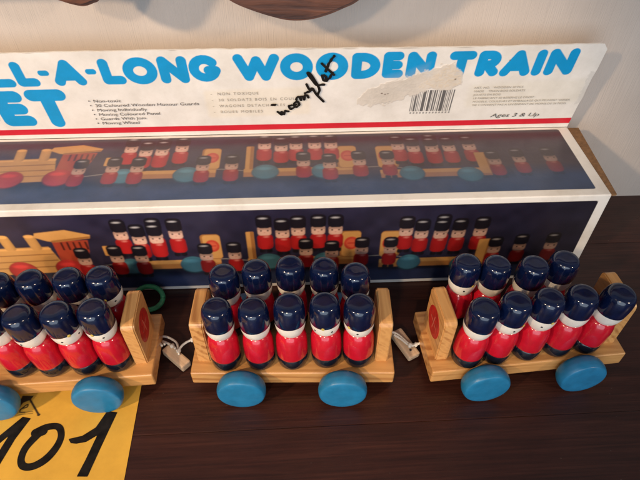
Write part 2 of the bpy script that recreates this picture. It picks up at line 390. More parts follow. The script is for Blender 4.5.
NAVY, FLOOR = np.array((.022, .020, .046)), np.array((.030, .042, .10))
WOODP, WOODD = np.array((.56, .29, .09)), np.array((.33, .14, .04))
REDP, HATP, FACEP, TEALP = np.array((.43, .016, .018)), np.array((.012, .010, .016)), np.array((.72, .45, .36)), np.array((.055, .17, .23))
def picture(w_lo, w_hi, h_lo, h_hi, step, hmap):
    """the photograph printed on the carton: pull-along train and its guards, in face millimetres"""
    u = np.arange(w_lo, w_hi+step/2, step); v = np.arange(h_lo, h_hi+step/2, step)
    U, V = np.meshgrid(u, v); s = Sheet(U, hmap(V))
    t = np.clip((s.v-16)/10, 0, 1)[..., None]
    s.c = FLOOR*(1-t)+NAVY*t
    n = noise2(U.shape, (10, 60), 3)[..., None]; s.c *= .75+.5*n
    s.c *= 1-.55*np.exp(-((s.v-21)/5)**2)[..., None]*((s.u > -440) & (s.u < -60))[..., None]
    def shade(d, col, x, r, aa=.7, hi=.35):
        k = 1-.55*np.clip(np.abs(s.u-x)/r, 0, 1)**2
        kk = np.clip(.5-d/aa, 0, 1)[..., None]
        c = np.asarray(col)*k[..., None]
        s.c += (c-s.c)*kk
    def guard(x, ztop, zbot, w, dim=1.0, look=0):
        H = ztop-zbot; r = w/2
        for q in (-1, 1): shade(s.rrect(x+q*w*.22, zbot+H*.05, w*.40, H*.12, 1.6), HATP*1.1, x, r)
        shade(s.rrect(x, zbot+H*.30, w*1.04, H*.42, 4.3), REDP*dim, x, r*1.25)
        shade(s.rrect(x, zbot+H*.59, w*.88, H*.24, 2.6), FACEP*dim, x, r*1.5)
        s.put(s.rrect(x, zbot+H*.64, w*.9, H*.05, .5), FACEP*.35*dim, .8, .6)
        shade(s.rrect(x, zbot+H*.83, w*1.02, H*.34, 3.6), HATP, x, r*1.4)
        s.put(s.ell(x-.5, ztop-H*.085, w*.24, .75), (.50, .48, .50), .8, .85*dim)
        for q in (-1, 1): s.put(s.ell(x+look+q*w*.22, zbot+H*.595, .68, .68), (.01, .01, .01), .5)
        s.put(s.ell(x+look, zbot+H*.545, .5, .3), (.35, .05, .05), .5, .7)
        s.put(s.ell(x+w*.08, zbot+H*.43, w*.16, .8), (.85, .35, .3), 1.1, .55*dim)
    def wheel(x, z, a, b, col):
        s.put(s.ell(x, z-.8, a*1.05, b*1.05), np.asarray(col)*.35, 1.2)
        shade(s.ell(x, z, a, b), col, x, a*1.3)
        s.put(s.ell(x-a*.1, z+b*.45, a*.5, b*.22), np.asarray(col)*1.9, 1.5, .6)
    def plank(x0, x1, z0, z1):
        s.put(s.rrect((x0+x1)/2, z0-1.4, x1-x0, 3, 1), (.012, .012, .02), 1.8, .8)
        d = s.rrect((x0+x1)/2, (z0+z1)/2, x1-x0, z1-z0, .5)
        s.put(d, WOODD*1.15, .6); s.put(s.rrect((x0+x1)/2, z1-(z1-z0)*.22, x1-x0, (z1-z0)*.44, .4), WOODP*.95, .6)
    def board(x, z0, z1, w, side, disc):
        if disc:
            s.put(s.rrect(x, (z0+z1)/2, w, z1-z0, 3), WOODD, .6); s.put(s.rrect(x+.7*side, (z0+z1)/2, w-1.6, z1-z0-1.6, 2.6), WOODP, .6)
            s.put(s.ell(x+.8*side, z0+(z1-z0)*.54, w*.36, w*.44), (.50, .055, .03), .6)
            s.put(s.ell(x+.8*side, z0+(z1-z0)*.54, w*.24, w*.30), (.58, .10, .05), .6)
            s.put(s.rrect(x+.8*side, z0+(z1-z0)*.54, w*.4, 1.0, .4), (.4, .03, .02), .6)
        else:
            s.put(s.rrect(x, (z0+z1)/2, w, z1-z0, 1), WOODP, .6); s.put(s.rrect(x+w*.28, (z0+z1)/2, w*.45, z1-z0, .8), WOODD, .6)
    # couplings
    s.put(s.poly_line([(-380, 27), (-345, 33), (-270, 34), (-250, 31)])-.35, (.4, .36, .32), .5, .7)
    s.put(s.poly_line([(-176, 32), (-150, 33), (-130, 28)])-.35, (.4, .36, .32), .5, .7)
    # engine
    s.put(s.poly([(-476, 30), (-476, 50), (-393, 52), (-389, 36), (-392, 25), (-470, 22)]), WOODP*.92, .8)
    for zz in (44.5, 38, 31.5): s.put(s.seg((-474, zz-2.5), (-391, zz))-.45, WOODD*.7, .8)
    s.put(s.seg((-476, 48.6), (-393, 50))-.9, WOODP*1.25, 1)
    for x in (-421.3, -403.2, -452):
        shade(s.rrect(x+1.2, 56, 7.4, 15, 2.4, .12), WOODP*.95, x+.5, 6); s.put(s.ell(x+.2, 62.4, 3.4, 1.6), WOODP*1.3, .6)
    s.put(s.poly([(-389, 57.5), (-389, 38), (-383, 31), (-371, 34), (-366, 46), (-364, 57.5)]), (.33, .05, .025), .8)
    for k in range(5): s.put(s.rrect(-383+k*4.2, 52, 1.5, 8, .4), (.07, .015, .012), .6)
    s.put(s.poly([(-400, 61.5), (-398, 65.4), (-377, 67.8), (-361, 62.4), (-362, 59.2), (-386.5, 56.2), (-392, 57.5)]), WOODP*1.05, .7)
    s.put(s.seg((-388.5, 57.0), (-362.5, 60.2))-.9, WOODD*.95, .7)
    for x, zc in ((-419, 28), (-462, 26), (-385, 29)): wheel(x, zc, 10, 9, (.40, .030, .028))
    # wagon A
    board(-352, 41, 51, 8, 1, False); plank(-352, -274, 25, 34)
    board(-279, 34, 59.6, 14, 1, True)
    for x, zt in ((-339.9, 76.5), (-316, 77), (-328.2, 71.5), (-316.4, 72), (-302, 76)): guard(x, zt, zt-37.5, 10.8)
    wheel(-340, 29, 8.6, 8, TEALP); wheel(-294.5, 29, 9.5, 8.4, TEALP)
    for x, zt in ((-372.2, 50), (-348.6, 51.6), (-331, 51), (-284, 51), (-263.2, 51.5)): guard(x, zt, zt-34.5, 10.6, .72, .6)
    # wagon B
    plank(-254, -170, 24.5, 33.5); board(-250.6, 33, 61, 5.6, -1, False); board(-178.7, 32, 59.2, 15, 1, True)
    for x, zt in ((-240, 76.6), (-227.4, 73.5), (-216.2, 75.5), (-202, 76), (-189.7, 75.6)): guard(x, zt, zt-37, 11)
    wheel(-238.6, 30, 9.5, 8, TEALP); wheel(-196.9, 29.5, 8.5, 8, TEALP)
    for x, zt in ((-211, 53), (-192, 50), (-170, 52.6)): guard(x, zt, zt-34, 10.8, .75, -.6)
    # wagon C
    plank(-156, -76, 19.5, 28.5); board(-149, 31, 58, 15, -1, True)
    for x, zt in ((-113.2, 73), (-139, 72), (-127.6, 69), (-113.6, 68.4), (-100.5, 68.6), (-84.8, 69.6)): guard(x, zt, zt-37, 11, .9)
    board(-77, 22, 47, 13, 1, False)
    wheel(-133.3, 24.5, 8.8, 8, TEALP); wheel(-92, 21.5, 9, 8, TEALP)
    for x, zt in ((-148.8, 52), (-70.4, 49), (-51.6, 51), (-28, 51.5)): guard(x, zt, zt-33, 10.6, .7, .5)
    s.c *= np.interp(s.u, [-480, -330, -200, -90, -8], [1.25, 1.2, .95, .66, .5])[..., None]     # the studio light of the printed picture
    for _ in range(1):                                  # soft four-colour print
        p = np.pad(s.c, ((1, 1), (1, 1), (0, 0)), 'edge')
        s.c = (p[:-2, 1:-1]+p[2:, 1:-1]+p[1:-1, :-2]+p[1:-1, 2:]+2*p[1:-1, 1:-1])/6
    return U, V, s.c
def rounded_edge(U, V, C, r):
    """white rounded corners at the right end of the printed field"""
    x1, x0, v0, v1 = U.max(), U.min(), V.min(), V.max()
    s = Sheet(U, V); s.c = C
    d = s.rrect((x0+x1)/2, (v0+v1)/2, x1-x0, v1-v0, r); s.put(-d-.05, (.76, .73, .68), .5)
    return s.c
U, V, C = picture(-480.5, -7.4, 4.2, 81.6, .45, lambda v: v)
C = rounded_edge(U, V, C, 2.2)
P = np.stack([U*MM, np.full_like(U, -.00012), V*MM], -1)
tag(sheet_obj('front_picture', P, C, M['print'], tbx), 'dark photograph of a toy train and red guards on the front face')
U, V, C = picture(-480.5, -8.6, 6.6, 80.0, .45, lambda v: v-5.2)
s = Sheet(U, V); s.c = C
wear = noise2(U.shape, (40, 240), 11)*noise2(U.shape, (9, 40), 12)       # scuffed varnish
s.put(.50-wear, (.30, .28, .28), .5, .03); s.c = s.c*.72+np.clip((s.v-24)/14, 0, 1)[..., None]*np.array((.058, .043, .045))+np.clip(1-(s.v-24)/14, 0, 1)[..., None]*np.array((.032, .048, .088))  # faint scuffs, then grey-blue glare haze mixed into the top print's colours
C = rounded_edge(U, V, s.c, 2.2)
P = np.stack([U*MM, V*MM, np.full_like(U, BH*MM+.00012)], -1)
tag(sheet_obj('top_picture', P, C, M['print'], tbx), 'the same train photograph on the top face, scuffed, with hazy glare painted into its colours')

# header flap ------------------------------------------------------
flap = empty('header_flap', (0, BD*MM, BH*MM)); flap.parent = tbx; flap.rotation_euler = (-FT, 0, 0)
tag(flap, 'white header flap with fat blue lettering and a red line')
nz = np.random.default_rng(5)
su = np.arange(-LEN, .01, .3); nu = len(su)
edge = np.interp(su, np.linspace(-LEN, 0, 90), nz.normal(0, .22, 90))+np.interp(su, np.linspace(-LEN, 0, 14), nz.normal(0, .25, 14))
hmax = FH-.6+edge-np.clip((su+4.0)/4.0, 0, 1)*4.6
nh = 256
T_ = np.linspace(0, 1, nh)[:, None]
V = .25+T_*(hmax[None]-.25); U = np.repeat(su[None], nh, 0)
U = U + (np.interp(V, [0, 20, 30, 42, 55, 76], [0, -.3, .4, -.5, .3, 0])*np.clip((U+30)/30, 0, 1))
s = Sheet(U, V); s.fill((.79, .765, .725))
s.c *= (.95+.1*noise2(U.shape, (6, 40), 8))[..., None]
BLUE = (.0, .30, .66)
rr = 3.55
def oval(x0, x1, z0, z1, r):
    cx, cz, a, b = (x0+x1)/2, (z0+z1)/2, (x1-x0)/2-r, (z1-z0)/2-r
    return [(cx+a*math.cos(t), cz+b*math.sin(t)) for t in np.linspace(0, 2*math.pi, 33)]
def arc(cx, cz, a, b, t0, t1, n=18): return [(cx+a*math.cos(R(t)), cz+b*math.sin(R(t))) for t in np.linspace(t0, t1, n)]
def letter(ch, x0, x1, z0, z1, r):
    a, b, c, d = x0+r, x1-r, z0+r, z1-r; m = (a+b)/2; w = b-a; h = d-c
    G = {'L': [[(a, d), (a, c), (b, c)]], 'A': [[(a, c), (m, d), (b, c)], [(a+w*.26, c+h*.30), (b-w*.26, c+h*.30)]],
         'O': [oval(x0, x1, z0, z1, r)], 'N': [[(a, c), (a, d), (b, c), (b, d)]],
         'G': [arc(m, (c+d)/2, w/2, h/2, 42, 338)+[(b, c+h*.40), (m+w*.18, c+h*.40)]],
         'W': [[(a, d), (a+w*.26, c), (m, d-h*.12), (b-w*.26, c), (b, d)]],
         'D': [[(a, c), (a, d), (a+w*.3, d)]+arc(a+w*.3, (c+d)/2, w*.7, h/2, 90, -90)+[(a, c)]],
         'E': [[(b-w*.12, d), (a, d), (a, c), (b, c)], [(a, (c+d)/2), (b-w*.14, (c+d)/2)]],
         'T': [[(a, d), (b, d)], [(m, d), (m, c)]],
         'R': [[(a, c), (a, d), (a+w*.45, d)]+arc(a+w*.45, d-h*.27, w*.5, h*.27, 90, -90)+[(a, d-h*.54)], [(a+w*.4, d-h*.54), (b, c)]],
         'I': [[(m, c), (m, d)]], '-': [[(a, (z0+z1)/2), (b, (z0+z1)/2)]],
         'P': [[(a, c), (a, d), (a+w*.45, d)]+arc(a+w*.45, d-h*.29, w*.55, h*.29, 90, -90)+[(a, d-h*.58)]],
         'U': [[(a, d), (a, c+h*.4)]+arc(m, c+h*.4, w/2, h*.4, 180, 360)+[(b, d)]],
         'S': [arc(m, d-h*.25, w/2, h*.25, 30, 270)+arc(m, c+h*.25, w/2, h*.25, 90, -150)]}[ch]
    dd = None
    for st in G:
        e = s.poly_line(st); dd = e if dd is None else np.minimum(dd, e)
    s.put(dd-r, (.80, .80, .78), .5, .8) if False else s.put(dd-r, BLUE, .45)
for ch, x0, x1, z0, z1 in [('P', -471, -451, 47.8, 67.4), ('U', -449.5, -429, 48, 67.6), ('L', -424.8, -407.9, 48.2, 68.2), ('L', -406.8, -391.4, 48.4, 68.7), ('A', -381.3, -359.6, 48.4, 69.4),
      ('L', -348.4, -332.3, 48.7, 69.5), ('O', -332.9, -309.6, 48.3, 70.2), ('N', -308.5, -288.5, 48.7, 70.6), ('G', -288, -266.2, 49.6, 71.3), ('W', -257.2, -225.6, 49.8, 71.7),
      ('O', -225.4, -202.6, 50, 72), ('O', -200.8, -178.2, 49.8, 72.3), ('D', -176, -156, 50.4, 71.9), ('E', -154.4, -139.4, 50.8, 72.5), ('N', -137.8, -118.0, 50.6, 72.3),
      ('T', -109, -90.2, 50.6, 72.1), ('R', -88.6, -71.8, 50.6, 72.1), ('A', -70.8, -49.0, 50.3, 71.9), ('I', -48.2, -40.6, 50.3, 71.9), ('N', -39, -18.2, 50.4, 72.3),
      ('S', -458, -433.0, 13, 45), ('E', -431.5, -407.9, 12.9, 45.2), ('T', -407.2, -378.6, 11.2, 45.8)]:
    letter(ch, x0, x1, z0, z1, rr if z0 > 40 else 5.1)
for x0, x1, z in ((-390.3, -382.8, 59.2), (-358.3, -350.9, 59.5)): s.put(s.rrect((x0+x1)/2, z, x1-x0, 4.4, 2.1), BLUE, .45)
s.put(np.abs(s.v-6.75)-2.75, (.62, .012, .030), .4)                            # red line
# old tape and a torn sticker
s.put(s.rrect(-243, 30.5, 76, 25, 3, .03), (.80, .73, .60), 3, .55)
s.put(s.rrect(-46, 34.5, 86, 22, 4, .03), (.74, .70, .60), 4, .45)
stain = [(-169.5, 33), (-164.2, 40.1), (-156, 45.2), (-146.5, 49.2), (-135.3, 51.6), (-128.2, 55.5), (-115.9, 60.4), (-105.9, 63.2), (-104, 60.5), (-100.4, 58), (-97, 54.8), (-95.4, 44),
         (-99.4, 41.3), (-103.4, 38.6), (-109.1, 39.3), (-116.7, 41.2), (-122.6, 37.9), (-131.2, 34.2), (-138.3, 31.5), (-148.9, 26.8), (-163.7, 25.3), (-169.2, 28.3)]
# barcode
x = -129.8; bc = np.random.default_rng(21)
bars = [.6, .5, 1.5, .7, .5, .4, 2.4, .5, 1.9, .5, 1.2, .9, .4, 1.0, 2.6, .6, .4, .7, .5, .9]; gaps = [.9, .8, .7, .8, 1.1, .9, .9, 1.3, .6, .9, .7, 1.2, .9, .8, .6, 1.0, .8, .9, 1.4, .5]
for bw, gw in zip(bars, gaps):
    s.put(s.rrect(x+bw/2, 29.5, bw, 20, .1), (.05, .05, .055), .3, .9); x += bw+gw*.72
for k in range(13): s.put(s.rrect(-128.6+k*2.45, 18.0, 1.3, 1.7, .4), (.15, .15, .15), .5, .75)
d = s.poly(stain)
n1 = noise2(U.shape, (24, 150), 31); n2 = noise2(U.shape, (70, 420), 32)
s.put(d+(n1-.5)*3.4+(n2-.5)*1.6, (.68, .62, .545), 1.3, .92)
s.put(np.maximum(d+2.0, .52-n1*.55-n2*.45), (.60, .55, .48), .35, .5)
s.put(np.maximum(d+1.5, s.u+128), (.56, .53, .49), 16, .5)
s.put(np.maximum(s.poly([(-128, 42), (-108, 61), (-98, 56), (-96, 44), (-110, 41)]), .5-n2), (.70, .60, .47), .4, .6)
for px, pz, pr in ((-101, 49, .7), (-150, 36.5, .6), (-152.5, 37.4, .7), (-148, 37, .5), (-66, 64, .5)): s.put(s.ell(px, pz, pr, pr*.7), (.13, .09, .06), .6)
for px, pw in ((-139, 9), (-296, 3), (-208, 7), (-178, 5), (-100, 6), (-390, 4)): s.put(s.ell(px, FH-.4, pw, 1.1), (.45, .40, .34), .8, .7)
s.put(np.maximum(-(s.u+5+(s.v-45)*.02), np.abs(s.v-38)-16)-n2*2.2+2.4, (.62, .60, .57), 1.2, .7)
lift = np.clip(.3-(d+(n1-.5)*3.4+(n2-.5)*1.6)*1.2, 0, 1)*(.45+.35*n2+.2*n1)*.00030
P = np.stack([U*MM, np.full_like(U, -.0001)+.0012*np.sin(U/70)*(V/FH)-lift, V*MM], -1)
sheet_obj('lettered_face', P, s.c, M['flap_print'], flap)
bm = bmesh.new()
pick = list(range(0, nu, 12))+([nu-1] if (nu-1) % 12 else [])
out = [(su[i]*MM, (hmax[i]-.05)*MM) for i in pick]
A = []; B = []
for x, z in out:
    yy = .0012*math.sin(x/MM/70)*(z/MM/FH)
    A.append((bm.verts.new((x, .0001, 0)), bm.verts.new((x, .0001+yy, z)))); B.append((bm.verts.new((x, .0011, 0)), bm.verts.new((x, .0011+yy, z))))
for i in range(len(out)-1):
    bm.faces.new((A[i][0], A[i+1][0], A[i+1][1], A[i][1])); bm.faces.new((B[i+1][0], B[i][0], B[i][1], B[i+1][1]))
    bm.faces.new((A[i][1], A[i+1][1], B[i+1][1], B[i][1]))
for i in (0, -1): bm.faces.new((A[i][0], B[i][0], B[i][1], A[i][1]))
bmesh.ops.recalc_face_normals(bm, faces=bm.faces)
from_bm('card_backing', bm, M['card'], flap)
FR = (R(90), 0, 0)
def ft(txt, x, z, size, mat='text', sx=1.0, rot=0, shear=0, gap=1.0):
    return text_obj(txt, size*MM, M[mat], flap, (x*MM, -.0005+.0012*math.sin(x/70)*(z/FH)-.0003, z*MM), sx, (R(90), R(-rot), 0), shear, gap)
for k, t in enumerate(('Non-toxic', '30 Coloured Wooden Honour Guards', 'Moving Individually', 'Moving Coloured Panel', 'Guards With Join', 'Moving Wheel')):
    z = 33.9-k*4.12
    ft('\u2022', -364.6, z, 4.2); ft(t, -360.9, z, 3.7, 'text', 1.28)
for k, t in enumerate(('NON TOXIQUE', '30 SOLDATS BOIS EN COULEUR', 'WAGONS DETACHABLES', 'ROUES MOBILES')):
    z = 38.3-k*5.5
    ft('-', -276.5, z, 3.6, 'text_pale', 1.2); ft(t, -271.5, z, 3.5, 'text_pale', .95, 0, 0, 1.35)
ft('Ages 3 & Up', -66.0, 12.6, 5.2, 'text', 1.42, 0, .25)
for k, t in enumerate(('ART. NO.   WOODEN 30 PCS', 'MADE    TRAIN BOIS SOLDATS', 'JOUETS EN BOIS', 'LE FABRICANT SE RESERVE LE DROIT', 'MODELE, COULEURS ET EMBALLAGE QUI PEUVENT VARIER', 'NE CONVIENT PAS A UN ENFANT DE MOINS DE 36 MOIS')):
    ft(t, -85.5+(.5*k), 40.4-k*3.25, 2.5, 'text_pale', 1.12)
# marker handwriting
strokes = [[(-229.2, 22.6), (-226.4, 19.7), (-225.9, 22.5), (-224.2, 20.3), (-223.7, 23.1), (-220.8, 23)], [(-218.6, 28.5), (-220.3, 27.9), (-219.6, 25.1), (-217.1, 26.1)],
           [(-216.5, 29.1), (-215.9, 31.1), (-213.7, 31.5), (-213, 29), (-214.9, 27), (-216.7, 28), (-215, 29.4)], [(-214.7, 33.8), (-214.2, 35.8), (-212.6, 35.7), (-211.6, 33.1), (-211.8, 36), (-210.1, 36.4), (-208.9, 33.7), (-208.8, 37), (-206.9, 37.6), (-205.9, 35.6)],
           [(-207.5, 47.3), (-205.1, 42.8), (-203, 43.3), (-200.4, 38.1), (-195.2, 31.6)], [(-208.3, 39.6), (-205.6, 40.8), (-203.5, 42.1)], [(-199.8, 37.4), (-198.3, 40.6), (-198.8, 45.2), (-202.5, 52.8), (-205.5, 57.1), (-206, 55.9), (-202.5, 49.7), (-199.9, 46.5), (-194.7, 47)],
           [(-196.4, 54.5), (-195.5, 50.7), (-193.7, 50.1), (-193.3, 53.2), (-194.8, 55)], [(-193.2, 50.1), (-190.7, 53.1), (-189.3, 56.7)], [(-196.5, 64.6), (-192.4, 59.8), (-188.2, 54.9)], [(-193.9, 58.1), (-191.5, 65.1), (-188.5, 70.3)], [(-233.1, 28.9), (-230.2, 29.5)]]
uu, vv = np.meshgrid(np.arange(-236, -184, .2), np.arange(16, 73, .2))
h = Sheet(uu, vv); dd = None
for st in strokes:
    pts = [tuple(p) for p in catmull(st, 5)]; e = h.poly_line(pts); dd = e if dd is None else np.minimum(dd, e)
val = dd-.94-.2*np.sin(uu*1.3+vv*.9)
def contour_bm(u, v, f, place):
    """filled region f<0 by marching squares"""
    bm = bmesh.new(); cache = {}
    def vert(key, p):
        if key not in cache: cache[key] = bm.verts.new(place(*p))
        return cache[key]
    H, W = f.shape
    act = np.argwhere((np.minimum(np.minimum(f[:-1, :-1], f[1:, :-1]), np.minimum(f[:-1, 1:], f[1:, 1:])) < 0))
    for j, i in act:
        c = [(j, i), (j, i+1), (j+1, i+1), (j+1, i)]; vs = []
        for k in range(4):
            a, b = c[k], c[(k+1) % 4]; fa, fb = f[a], f[b]
            if fa < 0: vs.append(vert(a, (u[a], v[a])))
            if (fa < 0) != (fb < 0):
                t = fa/(fa-fb); vs.append(vert((min(a, b), max(a, b)), (u[a]+(u[b]-u[a])*t, v[a]+(v[b]-v[a])*t)))
        if len(vs) > 2:
            try: bm.faces.new(vs)
            except ValueError: pass
    return bm
bm = contour_bm(uu, vv, val, lambda a, b: (a*MM, -.0013+.0012*math.sin(a/70)*(b/FH), b*MM))
tag(from_bm('handwriting', bm, M['ink'], flap), 'black marker handwriting reading incomplet')

# ------------------------------------------------------------------ orange lot sheet lying under the left wagon
pr = empty('lot_sheet', (-.15, .15, 0))
tag(pr, 'orange paper sheet with a big black 101 lying under the left wagon', 'paper sheet')
uu, vv = np.meshgrid(np.arange(-300, -112, .4), np.arange(60, 206, .4))
ax = -118.8+(vv-179.1)*(-4.4/60.2)*-1        # right edge of the sheet, slightly askew
off = (vv-179.1)*(-118.8+114.4)/(179.1-118.9)
X = uu-(-112)+(-118.8)+off; Y = vv+(uu+112)*.06
s = Sheet(X, Y); s.fill((.70, .40, .055)); s.c *= (.94+.12*noise2(uu.shape, (12, 16), 41))[..., None]
lg = [(-193.5, 171.9), (-189.2, 171.9), (-190.6, 169.2)]
K = (.035, .022, .012)
s.put(s.poly([(-196, 172.6), (-188.6, 172.6), (-189.6, 169.6), (-193.6, 167.6), (-195.2, 162.5), (-197.2, 160.8)]), K, .5)
s.put(s.seg((-190.4, 170.2), (-180.3, 159.2))-.65, K, .4); s.put(s.ell(-180.4, 159.3, 1.1, .9), K, .4)
s.put(s.poly_line(catmull([(-193.6, 162.4), (-191.4, 165.6), (-190, 166.2), (-190, 164.4), (-193.2, 163.4), (-193.2, 161.2), (-190, 160.9)], 5))-.42, K, .4)
s.put(s.seg((-203, 159.2), (-185, 161.6))-.22, K, .4, .8); s.put(s.seg((-203, 157.8), (-184.6, 160.3))-.25, K, .4, .8)
mk = rng
pr.location = (0, 0, 0)
P = np.stack([X*MM, Y*MM, np.full_like(X, .00035)+.0001*np.sin(X/23)*np.cos(Y/31)], -1)
sheet_obj('paper', P, s.c, M['paper'], pr)
# broad-nib figures
zero = [(-178.0, 147.4), (-171.9, 151.0), (-164.8, 151.2), (-161.0, 145.6), (-161.4, 138.2), (-165.3, 130.8), (-171.4, 126.4), (-177.3, 126.4), (-180.4, 130.8), (-180.2, 138), (-175.8, 146.2), (-173.0, 148.0)]
ONE1 = [(-136.9, 161.7), (-130.5, 160.9), (-134.0, 140.6), (-137.1, 120.8), (-143.0, 120.8), (-140.9, 130.6), (-138.4, 146.2), (-144.4, 141.7), (-150, 140.6), (-153.4, 140.9), (-155.4, 143.2), (-147.8, 145.2), (-140.9, 150.8)]
ONE2 = [(-189.9, 157.5), (-184.7, 156.5), (-189.1, 143.1), (-191.9, 127.6), (-193.0, 120.0), (-197.5, 120.0), (-195.8, 133.3), (-193.4, 145.9), (-199.4, 138.0), (-204.8, 136.4), (-205.9, 138.7), (-199.3, 145.1)]
uu, vv = np.meshgrid(np.arange(-240, -125, .35), np.arange(105, 168, .35))
h = Sheet(uu, vv)
dd = h.poly_line([tuple(p) for p in catmull(zero, 6)])-2.15-.45*np.cos((uu+171)/9+(vv-138)/11)
dd = np.minimum(dd, np.minimum(h.poly(ONE1), h.poly(ONE2))-.25)
bm = contour_bm(uu, vv, dd, lambda a, b: (a*MM, b*MM, .00050+.0001*math.sin(a/23)*math.cos(b/31)))
tag(from_bm('marker_number', bm, M['ink'], pr), 'black felt pen number 101')

# ------------------------------------------------------------------ wagons
ZB, TH = 12.0, 12.0; ZT = ZB+TH
WAG = [(-0.1718, 0.1703, 4.996), (-0.0171, 0.1778, .508), (0.1379, 0.1863, 6.629)]
SIZE = 1.009; SINK = -.0029          # measured size of the set, and how far the decks sit down between the wheels
L2 = 65.0; WD = 48.6
def build_wagon():
    w = empty('toy_wagon', (0, 0, 0))
    bm = bmesh.new(); box_bm(bm, -L2*MM, L2*MM, 0, WD*MM, ZB*MM, ZT*MM, .0013, 3)
    from_bm('plank', bm, M['wood_plank'], w)
    for sgn in (-1, 1):
        x0, x1 = (-L2+3.9, -L2+12.2) if sgn < 0 else (L2-12.2, L2-3.9)
        a, b, z0, z1, r = 9.0, 39.6, ZT-.2, ZT+39.2, 4.0
        pts = [(a, z0), (b, z0)]+[(b-r+r*math.cos(t), z1-r+r*math.sin(t)) for t in np.linspace(0, math.pi/2, 6)]+[(a+r+r*math.cos(t), z1-r+r*math.sin(t)) for t in np.linspace(math.pi/2, math.pi, 6)]
        bm = bmesh.new(); prism_bm(bm, [(p[0]*MM, p[1]*MM) for p in pts], 0, x0*MM, x1*MM)
        es = [e for e in bm.edges if abs(e.verts[0].co.x-e.verts[1].co.x) < 1e-7 and max(e.verts[0].co.z, e.verts[1].co.z) > (z0+1)*MM]
        bmesh.ops.bevel(bm, geom=es, offset=.0008, segments=2, affect='EDGES')
        bd = from_bm('end_board', bm, M['wood_board'], w)
        bm = bmesh.new(); xo = x1 if sgn > 0 else x0; cy, cz, rad = 24.3, ZT+20.5, 12.0
        ring = [bm.verts.new(((xo+sgn*.15)*MM, (cy+rad*.86*math.cos(t))*MM, (cz+rad*math.sin(t))*MM)) for t in np.linspace(0, 2*math.pi, 40, endpoint=False)]
        ring2 = [bm.verts.new(((xo-sgn*.2)*MM, v.co.y, v.co.z)) for v in ring]
        bm.faces.new(ring)
        for i in range(40): bm.faces.new((ring[i], ring[(i+1) % 40], ring2[(i+1) % 40], ring2[i]))
        for q in (-1, 1):
            d = Vector((0, 5.6, .8) if q > 0 else (0, -.8, 6.4)); nrm = Vector((0, -d.z, d.y)).normalized()*.55; c = Vector((xo+sgn*(.24+.03*q), cy, cz))
            f = bm.faces.new([bm.verts.new((c+d*a_+nrm*b_)*MM) for a_, b_ in ((-1, -1), (1, -1), (1, 1), (-1, 1))]); f.material_index = 1
        bmesh.ops.recalc_face_normals(bm, faces=bm.faces)
        from_bm('emblem', bm, [M['emblem'], M['emblem_mark']], bd)
    prof = smooth_prof([(0, -6.3), (7.4, -6.15), (11.8, -5.2), (14.3, -3.0), (15.3, .2), (15.4, 2.4), (14.9, 4.8), (13.4, 6.2), (7, 6.5), (0, 6.5)], 4)
    wm = lathe_me('wheel', prof, 48)
    wm.transform(Matrix.Rotation(R(90), 4, 'X'))     # local +z (hub side -6.4) -> -y
    wm.materials.append(M['blue'])
    for x, front in ((-32.1, 1), (31.6, 1), (-32.1, 0), (31.6, 0)):
        o = bpy.data.objects.new('wheel', wm); COL.objects.link(o); o.parent = w
        o.location = (x*MM, (-6.7 if front else WD+6.7)*MM, 18.35*MM)
    for x in (-32.1, 31.6):
        bm = bmesh.new(); bmesh.ops.create_cone(bm, cap_ends=True, segments=10, radius1=.0022, radius2=.0022, depth=(WD+10)*MM)
        ax = from_bm('axle', bm, M['wood_toggle'], w, True); ax.rotation_euler = (R(90), 0, 0); ax.location = (x*MM, WD/2*MM, 18.35*MM)
    return w
def copy_tree(o, parent=None):
    c = o.copy(); COL.objects.link(c)
    if parent: c.parent = parent
    for ch in [q for q in bpy.data.objects if q.parent is o]: copy_tree(ch, c)
    return c
w0 = build_wagon()
WL = ['left wooden wagon with blue wheels partly standing on the orange sheet',
      'middle wooden wagon with blue wheels holding ten guards in two full rows',
      'right wooden wagon with blue wheels standing askew, one guard missing from its back row']
wags = []
for i, (x, y, a) in enumerate(WAG):
    w = w0 if i == 0 else copy_tree(w0)
    w.location = (x, y, SINK); w.rotation_euler = (0, 0, R(a)); w.scale = (SIZE,)*3; tag(w, WL[i], 'toy wagon', 'wooden wagons of the toy train'); wags.append(w)

# ------------------------------------------------------------------ guards
boots_p = [(0, 0), (8.7, 0), (9.4, .4), (9.7, 1.5), (9.78, 4), (9.75, 9.1), (9.3, 9.5)]
coat_p = [(9.3, 8.8), (9.75, 9.2)]+smooth_prof([(9.8, 10.5), (9.85, 14), (9.8, 18), (9.6, 22), (9.1, 25.5), (8.2, 28.2), (7.0, 30), (5.9, 30.8)], 4)+[(4, 31.1)]
head_p = [(4, 29.8), (5.7, 29.9)]+smooth_prof([(6.8, 30.8), (8.0, 32.8), (8.85, 36), (9.15, 40), (8.95, 42.8)], 4)+[(6, 43)]
hat_p = [(7.5, 39.9), (8.95, 39.9), (9.2, 40.4)]+smooth_prof([(9.3, 42.5), (9.4, 46), (9.25, 50), (8.75, 53), (7.9, 55), (6.7, 56.1), (5.2, 56.55), (3.4, 56.7), (1.6, 56.7), (0, 56.7)], 4)
ME = []
